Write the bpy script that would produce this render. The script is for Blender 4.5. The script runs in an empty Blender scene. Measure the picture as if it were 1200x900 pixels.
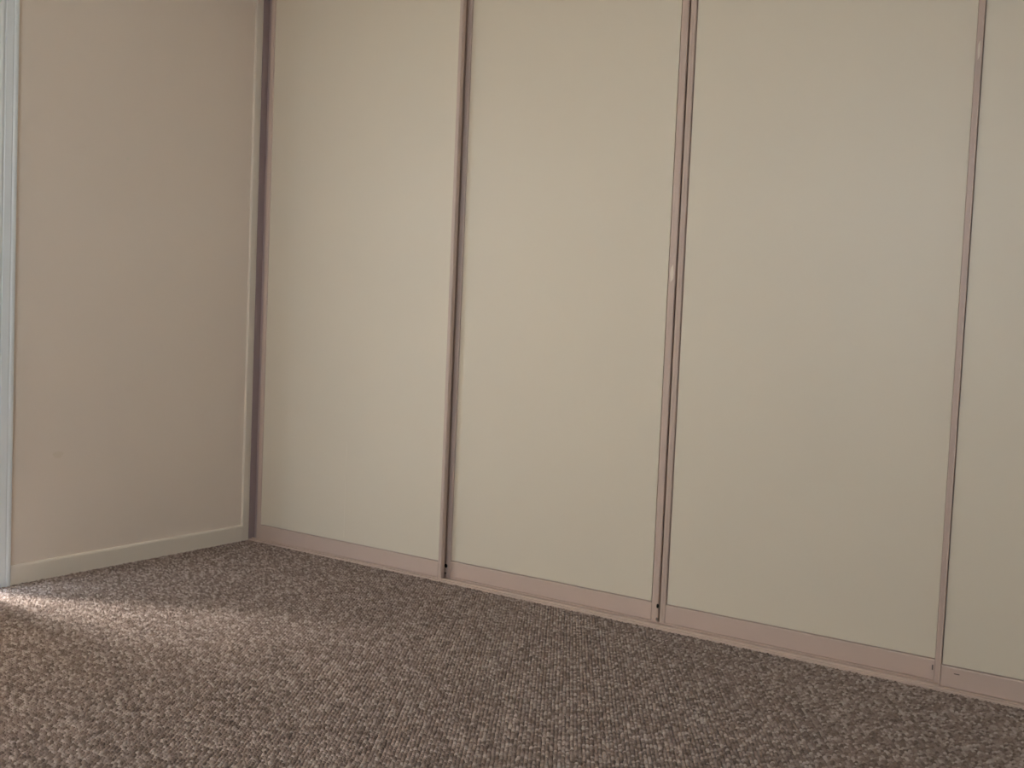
import bpy, bmesh, math, random
import numpy as np
from mathutils import Matrix, Vector

random.seed(4)
rng = np.random.default_rng(4)
scene = bpy.context.scene
col = scene.collection

# ------------------------------------------------------------------ camera
FOC = 1205.7                                     # focal length in pixels of a 1200 px wide frame
YAW, PITCH, ROLL = (math.radians(a) for a in (33.696, 3.174, 2.467))
EYE = Vector((3.6713, -3.3142, 1.05))
FWD = Vector((-math.sin(YAW) * math.cos(PITCH), math.cos(YAW) * math.cos(PITCH), -math.sin(PITCH)))
RGT0 = Vector((math.cos(YAW), math.sin(YAW), 0))
UP0 = RGT0.cross(FWD)
RGT = math.cos(ROLL) * RGT0 + math.sin(ROLL) * UP0
UP = -math.sin(ROLL) * RGT0 + math.cos(ROLL) * UP0
cam_data = bpy.data.cameras.new('camera')
cam_data.sensor_width = 36
cam_data.lens = FOC / 1200 * 36
cam_data.clip_start = 0.02
cam = bpy.data.objects.new('camera', cam_data)
col.objects.link(cam)
M4 = Matrix((RGT, UP, -FWD)).transposed().to_4x4()
M4.translation = EYE
cam.matrix_world = M4
scene.camera = cam

# ------------------------------------------------------------------ room dimensions
ROOM_W = 4.24          # along the wardrobe
ROOM_D = 3.85          # from the wardrobe to the wall behind the camera
CEIL = 2.60
WIN1 = (-1.258, -3.40, 0.0, 2.36)     # glazed door in the left wall: y near, y far, z low, z high
WIN2 = (1.75, 2.58, 1.10, 2.48)       # window in the wall behind the camera: x, x, z, z

# ------------------------------------------------------------------ sky and daylight
world = bpy.data.worlds.new('overcast_sky')
scene.world = world
world.use_nodes = True
bg = world.node_tree.nodes['Background']
bg.inputs['Color'].default_value = (0.79, 0.92, 1.04, 1)
bg.inputs['Strength'].default_value = 12.0


def portal(name, loc, direction, sx, sy):
    d = bpy.data.lights.new(name, 'AREA')
    d.shape = 'RECTANGLE'
    d.size, d.size_y = sx, sy
    d.cycles.is_portal = True
    o = bpy.data.objects.new(name, d)
    col.objects.link(o)
    o.location = loc
    o.rotation_euler = Vector(direction).to_track_quat('-Z', 'Y').to_euler()
    return o


portal('glazed_door_daylight', (-0.27, (WIN1[0] + WIN1[1]) / 2, WIN1[3] / 2), (1, 0, 0),
       WIN1[0] - WIN1[1], WIN1[3])
portal('window_daylight', ((WIN2[0] + WIN2[1]) / 2, -ROOM_D - 0.13, (WIN2[2] + WIN2[3]) / 2), (0, 1, 0),
       WIN2[1] - WIN2[0], WIN2[3] - WIN2[2])

# the sun, spread wide behind thin cloud, shining in through the glazed door
sun_d = bpy.data.lights.new('veiled_sun', 'SUN')
sun_d.energy = 17.0
sun_d.angle = math.radians(19)
sun_d.color = (1.0, 0.96, 0.89)
sun = bpy.data.objects.new('veiled_sun', sun_d)
col.objects.link(sun)
SUN_AZ, SUN_EL = math.radians(12), math.radians(56)
sun.rotation_euler = Vector((math.cos(SUN_EL) * math.cos(SUN_AZ), math.cos(SUN_EL) * math.sin(SUN_AZ),
                             -math.sin(SUN_EL))).to_track_quat('-Z', 'Y').to_euler()

vs = scene.view_settings
vs.view_transform = 'Standard'
vs.look = 'None'
vs.gamma = 1
vs.use_curve_mapping = False
vs.exposure = 0.08
scene.cycles.max_bounces = 10
scene.cycles.diffuse_bounces = 8
scene.cycles.transparent_max_bounces = 12
scene.cycles.sample_clamp_indirect = 6


# ------------------------------------------------------------------ materials
def principled(name, rgb, rough=0.6, spec=0.3):
    m = bpy.data.materials.new(name)
    m.use_nodes = True
    b = m.node_tree.nodes['Principled BSDF']
    b.inputs['Base Color'].default_value = (*rgb, 1)
    b.inputs['Roughness'].default_value = rough
    b.inputs['Specular IOR Level'].default_value = spec
    return m


def mottled(name, rgb, rough=0.6, spec=0.3, amount=0.05, scale=3.0, bump=0.0, bump_scale=200.0, dist=0.001,
            stretch=(1, 1, 1)):
    """paint with faint uneven colour and fine relief"""
    m = principled(name, rgb, rough, spec)
    nt = m.node_tree
    n = nt.nodes
    b = n['Principled BSDF']
    tc = n.new('ShaderNodeTexCoord')
    mp = n.new('ShaderNodeMapping')
    mp.inputs['Scale'].default_value = stretch
    nt.links.new(tc.outputs['Object'], mp.inputs['Vector'])
    no = n.new('ShaderNodeTexNoise')
    no.inputs['Scale'].default_value = scale
    no.inputs['Detail'].default_value = 4
    nt.links.new(mp.outputs['Vector'], no.inputs['Vector'])
    mx = n.new('ShaderNodeMix')
    mx.data_type = 'RGBA'
    mx.inputs[6].default_value = (*[c * (1 - amount) for c in rgb], 1)
    mx.inputs[7].default_value = (*[min(1, c * (1 + amount)) for c in rgb], 1)
    nt.links.new(no.outputs['Fac'], mx.inputs[0])
    nt.links.new(mx.outputs[2], b.inputs['Base Color'])
    if bump:
        nb = n.new('ShaderNodeTexNoise')
        nb.inputs['Scale'].default_value = bump_scale
        nb.inputs['Detail'].default_value = 3
        nt.links.new(tc.outputs['Object'], nb.inputs['Vector'])
        bp = n.new('ShaderNodeBump')
        bp.inputs['Strength'].default_value = bump
        bp.inputs['Distance'].default_value = dist
        nt.links.new(nb.outputs['Fac'], bp.inputs['Height'])
        nt.links.new(bp.outputs['Normal'], b.inputs['Normal'])
    return m


M_WALL = mottled('cream_wall_paint', (0.80, 0.715, 0.635), 0.75, 0.2, 0.03, 1.6, 0.25, 160, 0.0012)
M_GREY = mottled('cool_bounce_grey', (0.70, 0.725, 0.75), 0.75, 0.2, 0.03, 1.6, 0.25, 160, 0.0012)  # grey chosen for the unseen right wall to cool the bounced light
M_CEIL = mottled('white_ceiling_paint', (0.85, 0.85, 0.84), 0.85, 0.1, 0.02, 2.0, 0.2, 120)
M_BASE = mottled('cream_gloss_trim', (0.80, 0.74, 0.655), 0.45, 0.35, 0.03, 5.0)
M_WHITE = mottled('white_gloss_trim', (0.80, 0.86, 0.92), 0.4, 0.4, 0.02, 6.0)
M_PANEL = mottled('cream_laminate_panel', (0.72, 0.66, 0.56), 0.42, 0.35, 0.018, 1.2, 0.12, 260, 0.0006,
                  (1, 1, 0.35))
M_PINK = mottled('dusty_pink_enamel', (0.57, 0.455, 0.405), 0.42, 0.4, 0.05, 9.0)
M_TRACK = mottled('worn_pink_track', (0.60, 0.48, 0.42), 0.5, 0.35, 0.12, 22.0)
M_JAMB = mottled('shade_darkened_enamel', (0.44, 0.355, 0.355), 0.5, 0.3, 0.06, 8.0)  # pink enamel darkened to carry the shade of the recess
M_PALE_MARK = mottled('pale_stile_mark', (0.74, 0.66, 0.58), 0.35, 0.5, 0.04, 30.0)
M_HOLE = principled('black_hole', (0.012, 0.010, 0.009), 0.8, 0.1)
M_SCREW = principled('dull_screw', (0.14, 0.11, 0.10), 0.45, 0.5)
M_SCUFF = principled('pale_scuff', (0.76, 0.70, 0.60), 0.4, 0.4)
M_SMUDGE = principled('grey_smudge', (0.76, 0.675, 0.58), 0.75, 0.2)
M_INSIDE = mottled('wardrobe_lining', (0.30, 0.25, 0.20), 0.8, 0.1, 0.03, 3.0)
M_ALU = principled('white_aluminium', (0.75, 0.76, 0.76), 0.35, 0.5)
M_GROUND = mottled('concrete_paving', (0.32, 0.31, 0.29), 0.9, 0.1, 0.15, 1.5)

# clear window glass: mostly transparent with a mirror film
M_GLASS = bpy.data.materials.new('window_glass')
M_GLASS.use_nodes = True
nt = M_GLASS.node_tree
nt.nodes.remove(nt.nodes['Principled BSDF'])
tr = nt.nodes.new('ShaderNodeBsdfTransparent')
gl = nt.nodes.new('ShaderNodeBsdfGlossy')
gl.inputs['Roughness'].default_value = 0.02
ms = nt.nodes.new('ShaderNodeMixShader')
ms.inputs[0].default_value = 0.08
nt.links.new(tr.outputs[0], ms.inputs[1])
nt.links.new(gl.outputs[0], ms.inputs[2])
nt.links.new(ms.outputs[0], nt.nodes['Material Output'].inputs['Surface'])

# thin warm curtain cloth that lets daylight through
M_CURTAIN = bpy.data.materials.new('warm_curtain_cloth')
M_CURTAIN.use_nodes = True
nt = M_CURTAIN.node_tree
nt.nodes.remove(nt.nodes['Principled BSDF'])
df = nt.nodes.new('ShaderNodeBsdfDiffuse')
df.inputs['Color'].default_value = (0.72, 0.60, 0.44, 1)
tl = nt.nodes.new('ShaderNodeBsdfTranslucent')
tl.inputs['Color'].default_value = (0.90, 0.72, 0.50, 1)
ms = nt.nodes.new('ShaderNodeMixShader')
ms.inputs[0].default_value = 0.29
nt.links.new(df.outputs[0], ms.inputs[1])
nt.links.new(tl.outputs[0], ms.inputs[2])
nt.links.new(ms.outputs[0], nt.nodes['Material Output'].inputs['Surface'])

M_BLOCK_CLOTH = mottled('light_block_cloth', (0.50, 0.43, 0.34), 0.9, 0.05, 0.05, 6.0)

# carpet: each loop of yarn takes its own shade
CARPET_RAMP = ((0.0, (0.160, 0.117, 0.099)), (0.35, (0.255, 0.195, 0.168)),
               (0.7, (0.335, 0.264, 0.231)), (1.0, (0.500, 0.420, 0.380)))
M_PILE = principled('brown_loop_carpet', (0.15, 0.11, 0.09), 0.9, 0.08)
nt = M_PILE.node_tree
b = nt.nodes['Principled BSDF']
b.inputs['Sheen Weight'].default_value = 0.12
b.inputs['Sheen Roughness'].default_value = 0.5
geo = nt.nodes.new('ShaderNodeNewGeometry')
rp = nt.nodes.new('ShaderNodeValToRGB')
while len(rp.color_ramp.elements) < len(CARPET_RAMP):
    rp.color_ramp.elements.new(0.5)
for e, (p, c) in zip(rp.color_ramp.elements, CARPET_RAMP):
    e.position = p
    e.color = (*c, 1)
nt.links.new(geo.outputs['Random Per Island'], rp.inputs['Fac'])
tc = nt.nodes.new('ShaderNodeTexCoord')
no = nt.nodes.new('ShaderNodeTexNoise')
no.inputs['Scale'].default_value = 7
no.inputs['Detail'].default_value = 5
nt.links.new(tc.outputs['Object'], no.inputs['Vector'])
mr = nt.nodes.new('ShaderNodeMapRange')
mr.inputs['From Min'].default_value = 0.3
mr.inputs['From Max'].default_value = 0.7
mr.inputs['To Min'].default_value = 0.95
mr.inputs['To Max'].default_value = 1.05
nt.links.new(no.outputs['Fac'], mr.inputs['Value'])
mu = nt.nodes.new('ShaderNodeVectorMath')
mu.operation = 'SCALE'
nt.links.new(rp.outputs['Color'], mu.inputs[0])
nt.links.new(mr.outputs['Result'], mu.inputs['Scale'])
nt.links.new(mu.outputs[0], b.inputs['Base Color'])

# carpet beyond the modelled pile and its backing: the same shades as a fine cell pattern
M_CARPET = principled('brown_carpet_far', (0.13, 0.09, 0.075), 0.95, 0.05)
nt = M_CARPET.node_tree
b = nt.nodes['Principled BSDF']
tc = nt.nodes.new('ShaderNodeTexCoord')
vo = nt.nodes.new('ShaderNodeTexVoronoi')
vo.inputs['Scale'].default_value = 95
nt.links.new(tc.outputs['Object'], vo.inputs['Vector'])
rp = nt.nodes.new('ShaderNodeValToRGB')
while len(rp.color_ramp.elements) < len(CARPET_RAMP):
    rp.color_ramp.elements.new(0.5)
for e, (p, c) in zip(rp.color_ramp.elements, CARPET_RAMP):
    e.position = p
    e.color = (*c, 1)
sp = nt.nodes.new('ShaderNodeSeparateColor')
nt.links.new(vo.outputs['Color'], sp.inputs['Color'])
nt.links.new(sp.outputs[0], rp.inputs['Fac'])
nt.links.new(rp.outputs['Color'], b.inputs['Base Color'])
bp = nt.nodes.new('ShaderNodeBump')
bp.inputs['Strength'].default_value = 0.8
bp.inputs['Distance'].default_value = 0.006
bp.invert = True
nt.links.new(vo.outputs['Distance'], bp.inputs['Height'])
nt.links.new(bp.outputs['Normal'], b.inputs['Normal'])


# ------------------------------------------------------------------ mesh helpers
def box(bm, x0, x1, y0, y1, z0, z1):
    v = [bm.verts.new((x, y, z)) for z in (z0, z1) for y in (y0, y1) for x in (x0, x1)]
    for f in ((0, 2, 3, 1), (4, 5, 7, 6), (0, 1, 5, 4), (2, 6, 7, 3), (0, 4, 6, 2), (1, 3, 7, 5)):
        bm.faces.new([v[i] for i in f])


def extrude(bm, pts, axis, a, b):
    """closed outline pts in the two axes other than `axis` (cyclic order), drawn out from a to b"""
    def P(p, t):
        c = [p[0], p[1]]
        c.insert(axis, t)
        return bm.verts.new(c)
    A = [P(p, a) for p in pts]
    B = [P(p, b) for p in pts]
    n = len(pts)
    bm.faces.new(A)
    bm.faces.new(B[::-1])
    for i in range(n):
        j = (i + 1) % n
        bm.faces.new((A[i], B[i], B[j], A[j]))


def obj(name, bm, mat, parent=None, bevel=0.0, smooth=False):
    bmesh.ops.recalc_face_normals(bm, faces=bm.faces)
    if bevel:
        bmesh.ops.bevel(bm, geom=bm.edges[:], offset=bevel, segments=2, profile=0.5, affect='EDGES',
                        clamp_overlap=True)
    me = bpy.data.meshes.new(name)
    bm.to_mesh(me)
    bm.free()
    me.materials.append(mat)
    if smooth:
        me.polygons.foreach_set('use_smooth', [True] * len(me.polygons))
    o = bpy.data.objects.new(name, me)
    col.objects.link(o)
    if parent:
        o.parent = parent
    return o


def boxes(name, mat, parent, *bs, bevel=0.0):
    bm = bmesh.new()
    for b_ in bs:
        box(bm, *b_)
    return obj(name, bm, mat, parent, bevel)


def struct(o):
    o['kind'] = 'structure'
    return o


def tag(o, label, cat, group=None):
    o['label'] = label
    o['category'] = cat
    if group:
        o['group'] = group
    return o


def thing(name, label, cat, loc=(0, 0, 0), group=None):
    o = bpy.data.objects.new(name, None)
    o.empty_display_size = 0.1
    col.objects.link(o)
    o.location = loc
    return tag(o, label, cat, group)


# ------------------------------------------------------------------ the room shell
T = 0.10                                             # wall thickness
PILE = 0.006
struct(boxes('floor', M_CARPET, None, (-0.25, ROOM_W + T, -ROOM_D - T, 0.75, -0.12, -PILE)))
struct(boxes('ceiling', M_CEIL, None, (-0.25, ROOM_W + T, -ROOM_D - T, 0.75, CEIL, CEIL + 0.1)))
TL = 0.25                                            # outside wall, thickened to shape the light streak on the carpet
struct(boxes('wall_left', M_WALL, None,
             (-TL, 0, WIN1[0], 0.75, -PILE, CEIL),
             (-TL, 0, -ROOM_D - T, WIN1[1], -PILE, CEIL),
             (-TL, 0, WIN1[1], WIN1[0], WIN1[3], CEIL)))
struct(boxes('wall_right', M_GREY, None, (ROOM_W, ROOM_W + T, -ROOM_D - T, 0.75, -PILE, CEIL)))
struct(boxes('wall_front', M_WALL, None,
             (0, WIN2[0], -ROOM_D - T, -ROOM_D, -PILE, CEIL),
             (WIN2[1], ROOM_W, -ROOM_D - T, -ROOM_D, -PILE, CEIL),
             (WIN2[0], WIN2[1], -ROOM_D - T, -ROOM_D, -PILE, WIN2[2]),
             (WIN2[0], WIN2[1], -ROOM_D - T, -ROOM_D, WIN2[3], CEIL)))
struct(boxes('wall_back', M_INSIDE, None, (0, ROOM_W, 0.65, 0.75, -PILE, CEIL)))
struct(boxes('ground', M_GROUND, None, (-14, 18, -18, 14, -0.30, -0.20)))

# baseboards: flat board with an eased top edge
BB = 0.073


def baseboard(name, outline_axis, pts, a, b):
    bm = bmesh.new()
    extrude(bm, pts, outline_axis, a, b)
    return struct(obj(name, bm, M_BASE))


prof = [(0, -0.004), (0.013, -0.004), (0.013, BB - 0.008), (0.0115, BB - 0.003), (0.008, BB), (0, BB)]
ARCH_OUT = -1.166                                    # outer edge of the architrave on the left wall
baseboard('baseboard_left', 1, prof, ARCH_OUT, -0.040)
bm = bmesh.new()
extrude(bm, [(ROOM_W - x, z) for x, z in prof], 1, -ROOM_D, -0.002)
struct(obj('baseboard_right', bm, M_BASE))
bm = bmesh.new()
extrude(bm, [(-ROOM_D + y, z) for y, z in prof], 0, 0.014, ROOM_W - 0.014)
struct(obj('baseboard_front', bm, M_BASE))

# architrave round the glazed door: moulded section with beads
AW = 0.092
sec = [(0, 0), (0.012, 0), (0.016, 0.003), (0.018, 0.010), (0.018, 0.016), (0.0155, 0.019), (0.0155, 0.022),
       (0.018, 0.025), (0.018, 0.050), (0.0155, 0.053), (0.0155, 0.056), (0.021, 0.060), (0.022, 0.066),
       (0.021, 0.086), (0.016, AW), (0, AW)]          # (proud of the wall, inward from the outer edge)
bm = bmesh.new()
extrude(bm, [(x, ARCH_OUT - d) for x, d in sec], 2, -0.004, WIN1[3] + AW)
extrude(bm, [(x, WIN1[1] - AW + d) for x, d in sec], 2, -0.004, WIN1[3] + AW)
bmh = [(x, WIN1[3] + AW - d) for x, d in sec]
extrude(bm, bmh, 1, WIN1[1], WIN1[0])
struct(obj('trim_1', bm, M_WHITE))

CUR_END = -1.335                                     # a sliver of daylight enters between drape and frame

# narrow cream cover strip on the left wall where the wardrobe begins
bm = bmesh.new()
extrude(bm, [(0, -0.040), (0.010, -0.040), (0.0125, -0.037), (0.0125, -0.004), (0.010, -0.001), (0, -0.001)], 2,
        -0.004, CEIL)
struct(obj('trim_2', bm, M_BASE))

# glazed door in the left wall (frame and panes), just outside the picture
win = struct(boxes('window_1', M_ALU, None,
                   (-0.085, -0.04, WIN1[0] - 0.025, WIN1[0], 0, WIN1[3]),
                   (-0.085, -0.04, WIN1[1], WIN1[1] + 0.04, 0, WIN1[3]),
                   (-0.085, -0.04, WIN1[1] + 0.04, WIN1[0] - 0.025, WIN1[3] - 0.04, WIN1[3]),
                   (-0.085, -0.04, WIN1[1] + 0.04, WIN1[0] - 0.025, -PILE, 0.03),
                   (-0.08, -0.045, (WIN1[0] + WIN1[1]) / 2 - 0.025, (WIN1[0] + WIN1[1]) / 2 + 0.025, 0.03,
                    WIN1[3] - 0.04)))
mid = (WIN1[0] + WIN1[1]) / 2
for a, b_ in ((WIN1[1] + 0.04, mid - 0.025), (mid + 0.025, WIN1[0] - 0.025)):
    boxes('pane', M_GLASS, win, (-0.064, -0.060, a, b_, 0.03, WIN1[3] - 0.04))
# window behind the camera
win2 = struct(boxes('window_2', M_ALU, None,
                    (WIN2[0], WIN2[0] + 0.04, -ROOM_D - 0.08, -ROOM_D - 0.03, WIN2[2], WIN2[3]),
                    (WIN2[1] - 0.04, WIN2[1], -ROOM_D - 0.08, -ROOM_D - 0.03, WIN2[2], WIN2[3]),
                    (WIN2[0] + 0.04, WIN2[1] - 0.04, -ROOM_D - 0.08, -ROOM_D - 0.03, WIN2[2], WIN2[2] + 0.04),
                    (WIN2[0] + 0.04, WIN2[1] - 0.04, -ROOM_D - 0.08, -ROOM_D - 0.03, WIN2[3] - 0.04, WIN2[3]),
                    ((WIN2[0] + WIN2[1]) / 2 - 0.02, (WIN2[0] + WIN2[1]) / 2 + 0.02, -ROOM_D - 0.075, -ROOM_D - 0.035,
                     WIN2[2] + 0.04, WIN2[3] - 0.04)))
mid = (WIN2[0] + WIN2[1]) / 2
for a, b_ in ((WIN2[0] + 0.04, mid - 0.02), (mid + 0.02, WIN2[1] - 0.04)):
    boxes('pane', M_GLASS, win2, (a, b_, -ROOM_D - 0.057, -ROOM_D - 0.053, WIN2[2] + 0.04, WIN2[3] - 0.04))
boxes('window_sill', M_WHITE, win2, (WIN2[0] - 0.04, WIN2[1] + 0.04, -ROOM_D, -ROOM_D + 0.05, WIN2[2] - 0.025, WIN2[2]))

# curtain across the glazed door; it stops short of the frame and lets a sliver of daylight in
rail = tag(boxes('curtain_rail', M_ALU, None, (0.0, 0.10, -3.60, -1.20, 2.47, 2.50)),
           'white curtain rail above the glazed door', 'curtain rail')


def curtain(name, mat, y0, y1, folds, depth, x, label):
    n = folds * 16
    bm = bmesh.new()
    rows = []
    for z in (0.012, 0.8, 1.6, 2.465):
        r = []
        for i in range(n + 1):
            y = y0 + (y1 - y0) * i / n
            a = i / n * folds * 2 * math.pi
            r.append(bm.verts.new((x + depth * math.sin(a) + 0.004 * math.sin(a * 0.37 + z), y, z)))
        rows.append(r)
    for k in range(3):
        for i in range(n):
            bm.faces.new((rows[k][i], rows[k][i + 1], rows[k + 1][i + 1], rows[k + 1][i]))
    return tag(obj(name, bm, mat, None, smooth=True), label, 'curtain')


curtain('light_block_drape', M_BLOCK_CLOTH, CUR_END, -1.72, 9, 0.018, 0.060, 'added heavy beige cloth blocking light beside the white architrave')  # unseen cloth added to block daylight and edge the carpet streak
curtain('sheer_curtain', M_CURTAIN, -1.66, -3.55, 17, 0.010, 0.026, 'thin warm curtain drawn over the glazed door')

# ------------------------------------------------------------------ wardrobe: tracks, jambs, sliding doors
DF, DR = 0.010, 0.050          # front faces of the doors on the front and the rear track
DT = 0.021                     # door thickness
ZB, ZT = 0.008, CEIL - 0.035   # door bottom and top
tr_ = thing('floor_track', 'narrow worn pink metal track on the carpet under the wardrobe doors', 'track')
boxes('base_plate', M_TRACK, tr_, (0.013, ROOM_W, 0.0, 0.085, -0.004, 0.003))
boxes('front_lip', M_TRACK, tr_, (0.013, ROOM_W, -0.004, 0.0, -0.004, 0.0055), bevel=0.001)
for y in (0.020, 0.060):
    boxes('guide_rib', M_TRACK, tr_, (0.014, ROOM_W, y - 0.003, y + 0.003, 0.003, 0.008))
hd = thing('head_track', 'pink metal head track above the wardrobe doors', 'track', (0, 0, 0))
boxes('fascia', M_PINK, hd, (0.013, ROOM_W, -0.004, 0.004, CEIL - 0.06, CEIL))
boxes('channel_plate', M_PINK, hd, (0.013, ROOM_W, 0.004, 0.085, CEIL - 0.02, CEIL))
for y in (0.020, 0.060):
    boxes('guide_rib', M_PINK, hd, (0.014, ROOM_W, y - 0.003, y + 0.003, CEIL - 0.035, CEIL - 0.02))

# jamb channel against the left wall: its shade put into a darker enamel, open towards the room
bm = bmesh.new()
extrude(bm, [(0.0, -0.001), (0.013, -0.001), (0.013, 0.034), (0.056, 0.034), (0.056, 0.040), (0.013, 0.040),
             (0.013, 0.085), (0.0, 0.085)], 2, 0.003, CEIL - 0.02)
struct(obj('trim_3', bm, M_JAMB))
struct(boxes('trim_4', M_JAMB, None, (ROOM_W - 0.020, ROOM_W, 0.0, 0.085, 0.003, CEIL - 0.02)))


def stile_outline(w, proud=0.0):
    """plan outline of a stile: x from its outer edge inward, y back from the door face"""
    return [(0.0, 0.004), (0.0015, 0.001), (0.004, 0.0), (w * 0.52, 0.0), (w * 0.60, 0.0012), (w - 0.004, 0.0012),
            (w - 0.001, 0.003), (w, 0.006), (w, DT), (0.0, DT)]


def sliding_door(label, x0, x1, face, wl, wr, gl=0.003, gr=0.003):
    """door between x0 and x1 with its front at y = face; wl, wr = stile widths, gl, gr = grooves beside the panel"""
    d = thing('wardrobe_door', label, 'door', (x0, face, ZB))
    W = x1 - x0
    H = ZT - ZB
    RB = 0.0695                                     # bottom rail height
    boxes('panel', M_PANEL, d, (wl + gl, W - wr - gr, 0.006, 0.0135, RB + 0.001, H - 0.05))
    # backing board that closes the grooves round the panel
    boxes('backing_board', M_JAMB, d, (wl, W - wr, 0.0135, DT, RB - 0.006, H - 0.05))
    bm = bmesh.new()
    extrude(bm, stile_outline(wl), 2, 0.0, H)
    obj('stile', bm, M_PINK, d)
    bm = bmesh.new()
    extrude(bm, [(W - x, y) for x, y in stile_outline(wr)][::-1], 2, 0.0, H)
    obj('stile', bm, M_PINK, d)
    # rails: flat face, eased edge, dark groove under the panel
    bm = bmesh.new()
    extrude(bm, [(0.003, 0.0025), (0.002, 0.004), (0.003, RB - 0.006), (0.0042, RB - 0.0035), (0.0065, RB - 0.002), (0.0130, RB - 0.002),
                 (0.0130, RB - 0.008), (DT, RB - 0.008), (DT, 0.0025)], 0, wl, W - wr)
    obj('bottom_rail', bm, M_PINK, d)
    bm = bmesh.new()
    extrude(bm, [(0.003, H - 0.05), (0.003, H), (DT, H), (DT, H - 0.05)], 0, wl, W - wr)
    obj('top_rail', bm, M_PINK, d)
    return d


def disc(name, mat, parent, x, z, r, y, depth=0.004, sides=14, sz=1.0):
    """small round plug or hole facing the room, in the door's own coordinates"""
    bm = bmesh.new()
    extrude(bm, [(x + r * math.cos(a), z + r * sz * math.sin(a))
                 for a in (2 * math.pi * i / sides for i in range(sides))], 1, y, y + depth)
    return obj(name, mat=mat, bm=bm, parent=parent)


E0, E1, E2, E3 = 0.050, 1.145, 2.107, 3.070
D1 = sliding_door('cream wardrobe door in pink frame next to the bare wall, with pale vertical scuff',
                  E0, E1, DF, 0.024, 0.019, 0.0, 0.001)
D2 = sliding_door('recessed cream wardrobe door with round black hole low in its shaded pink stile',
                  E1 - 0.040, E2 - 0.003, DR, 0.055, 0.028, 0.001, 0.003)
D3 = sliding_door('recessed cream wardrobe door with dark dent at its bottom rail end',
                  E2 + 0.003, E3 + 0.017, DR, 0.022, 0.039, 0.004, 0.001)
D4 = sliding_door('greyish cream front wardrobe door with short dark scratch on its pink bottom rail',
                  E3, ROOM_W - 0.022, DF, 0.005, 0.030, 0.002, 0.002)

# marks: screw holes, pale marks on the stiles, a scuff
disc('screw_hole', M_HOLE, D2, 0.034, 0.045, 0.0072, -0.0006, sz=1.15)
disc('screw', M_SCREW, D2, 0.032, 0.014, 0.0050, -0.0006)
W2 = E2 - 0.003 - (E1 - 0.040)
disc('screw_hole', M_HOLE, D2, W2 - 0.0030, 0.058, 0.0042, -0.0006, sz=2.0)
disc('screw', M_SCREW, D2, W2 - 0.0035, 0.010, 0.0038, -0.0006, sz=1.6)
W3 = E3 + 0.017 - (E2 + 0.003)
boxes('dent', M_SCREW, D3, (W3 - 0.0465, W3 - 0.0425, 0.0024, 0.006, 0.034, 0.050))
boxes('scratch', M_SCREW, D4, (0.042, 0.058, 0.0024, 0.006, 0.0462, 0.0490))


def at_wall(u, v, axis, val):
    d = FWD + (u - 600) / FOC * RGT - (v - 450) / FOC * UP
    return EYE + d * ((val - EYE[axis]) / d[axis])


def pale_mark(parent, u, v0, v1, face, w):
    """a vertical pale mark on a stile, between two heights"""
    a, b_ = at_wall(u, v1, 1, face), at_wall(u, v0, 1, face)
    loc = parent.location
    x = (a.x + b_.x) / 2 - loc.x
    bm = bmesh.new()
    z0, z1 = a.z - loc.z, b_.z - loc.z
    m = (z0 + z1) / 2
    extrude(bm, [(x - w * .3, z0), (x + w * .4, z0 + 0.2 * (z1 - z0)), (x + w * .5, m), (x + w * .2, z1),
                 (x - w * .4, z1 - 0.2 * (z1 - z0)), (x - w * .5, m)], 1, -0.0005, 0.003)
    return obj('pale_mark', bm, M_PALE_MARK, parent)


pale_mark(D2, 787.5, 310, 331, DR, 0.014)
pale_mark(D3, 1147.5, 47, 70, DR, 0.008)
pale_mark(D3, 1136.5, 334, 346, DR, 0.007)
bm = bmesh.new()
extrude(bm, [(0.545, 0.09), (0.549, 0.088), (0.5485, 0.52), (0.546, 0.50)], 1, 0.0055, 0.010)
obj('scuff', bm, M_SCUFF, D1)

# marks on the bare wall: a pale filled nail hole and a faint smudge
p = at_wall(150, 186, 0, 0)
bm = bmesh.new()
extrude(bm, [(p.y + 0.006 * math.cos(a), p.z + 0.006 * math.sin(a)) for a in (i * math.pi / 5 for i in range(10))], 0,
        -0.002, 0.0008)
wl = bpy.data.objects['wall_left']
obj('filled_nail_hole', bm, M_SCUFF, wl)
p = at_wall(68, 533, 0, 0)
bm = bmesh.new()
extrude(bm, [(p.y + 0.022 * math.cos(a) * (1 + .2 * math.sin(3 * a)), p.z + 0.013 * math.sin(a))
             for a in (i * math.pi / 8 for i in range(16))], 0, -0.002, 0.0005)
obj('smudge', bm, M_SMUDGE, wl)

# ------------------------------------------------------------------ carpet pile: one small dome for every yarn loop
PX, PY = 0.0118, 0.0100
xs = np.arange(0.004, ROOM_W - 0.004, PX)
ys = np.arange(-3.0, -0.006, PY)
gx, gy = np.meshgrid(xs, ys)
gx = gx + (np.arange(len(ys)) % 2)[:, None] * PX / 2
gx, gy = gx.ravel(), gy.ravel()
R_, U_, F_, E_ = (np.array(v) for v in (RGT, UP, FWD, EYE))
d = np.stack([gx, gy, 0 * gx], 1) - E_
dep = d @ F_
uu = 600 + FOC * (d @ R_) / np.maximum(dep, 0.05)
vv = 450 - FOC * (d @ U_) / np.maximum(dep, 0.05)
keep = (dep > 0.5) & (uu > -260) & (uu < 1460) & (vv < 1130) & (gx < ROOM_W - 0.02)
gx, gy = gx[keep], gy[keep]
N = len(gx)
gx = gx + rng.normal(0, 0.0006, N)
gy = np.minimum(gy + rng.normal(0, 0.0005, N), -0.008)
S = 6
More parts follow.
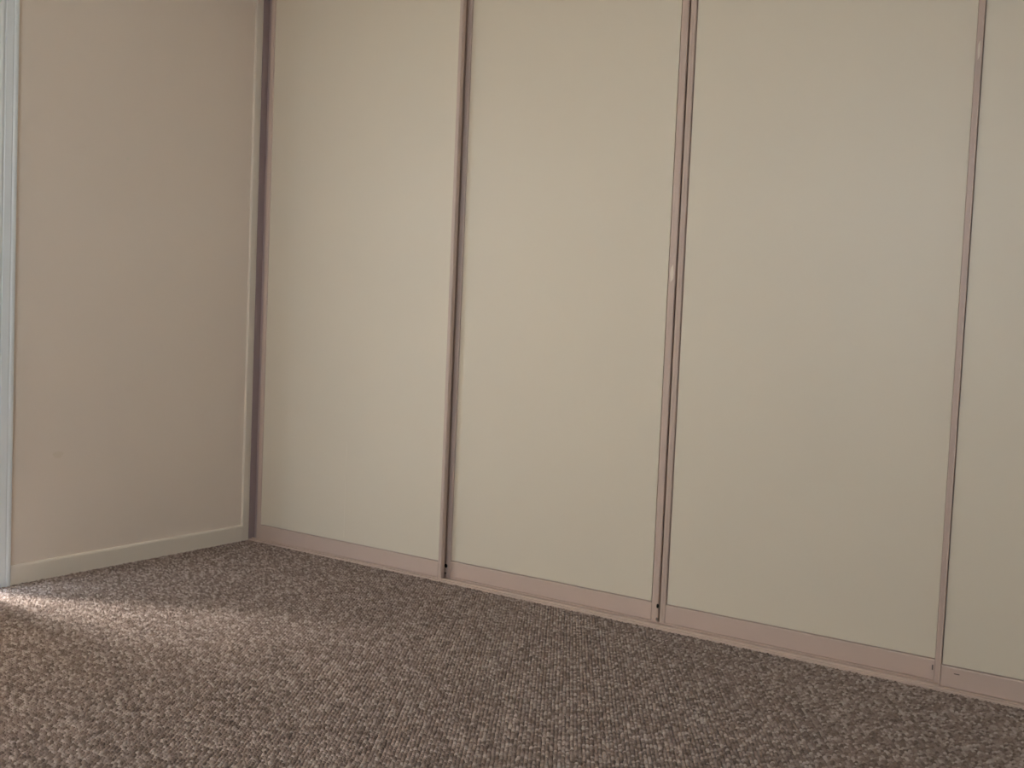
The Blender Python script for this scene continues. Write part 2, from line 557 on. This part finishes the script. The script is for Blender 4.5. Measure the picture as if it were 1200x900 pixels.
ang = np.arange(S) * 2 * math.pi / S
ring0 = np.stack([np.cos(ang) * 0.0064, np.sin(ang) * 0.0055, 0 * ang], 1)
ring1 = np.stack([np.cos(ang + .2) * 0.0046, np.sin(ang + .2) * 0.0039, 0 * ang + 0.0052], 1)
dome = np.concatenate([ring0, ring1, [[0, 0, 0.0074]]])
sc = rng.uniform(0.85, 1.12, N)
hz = rng.uniform(0.75, 1.15, N)
rot = rng.uniform(-0.5, 0.5, N)
lean = rng.normal(0, 0.0012, (N, 2))
V = np.repeat(dome[None], N, 0)
c, s = np.cos(rot)[:, None], np.sin(rot)[:, None]
X = (V[..., 0] * c - V[..., 1] * s) * sc[:, None]
Y = (V[..., 0] * s + V[..., 1] * c) * sc[:, None]
Z = V[..., 2] * hz[:, None]
X = X + gx[:, None] + lean[:, :1] * V[..., 2] / 0.006
Y = Y + gy[:, None] + lean[:, 1:] * V[..., 2] / 0.006
Y = np.minimum(Y, -0.0045)
X = np.clip(X, 0.0005, ROOM_W - 0.001)
co = np.stack([X, Y, Z - PILE], -1).reshape(-1, 3).astype(np.float32)
tris = []
for i in range(S):
    j = (i + 1) % S
    tris += [(i, j, S + j), (i, S + j, S + i), (S + i, S + j, 2 * S)]
tris = np.array(tris)
idx = (tris[None] + (np.arange(N) * len(dome))[:, None, None]).reshape(-1).astype(np.int32)
me = bpy.data.meshes.new('carpet_pile')
me.vertices.add(len(co))
me.vertices.foreach_set('co', co.ravel())
me.loops.add(len(idx))
me.loops.foreach_set('vertex_index', idx)
nf = len(idx) // 3
me.polygons.add(nf)
me.polygons.foreach_set('loop_start', np.arange(0, nf * 3, 3, dtype=np.int32))
me.polygons.foreach_set('use_smooth', np.ones(nf, dtype=bool))
me.update(calc_edges=True)
me.materials.append(M_PILE)
pile = bpy.data.objects.new('carpet_pile', me)
col.objects.link(pile)
pile['kind'] = 'stuff'
tag(pile, 'speckled brown loop pile carpet covering the bedroom floor', 'carpet')
print('loops', N, 'triangles', nf)
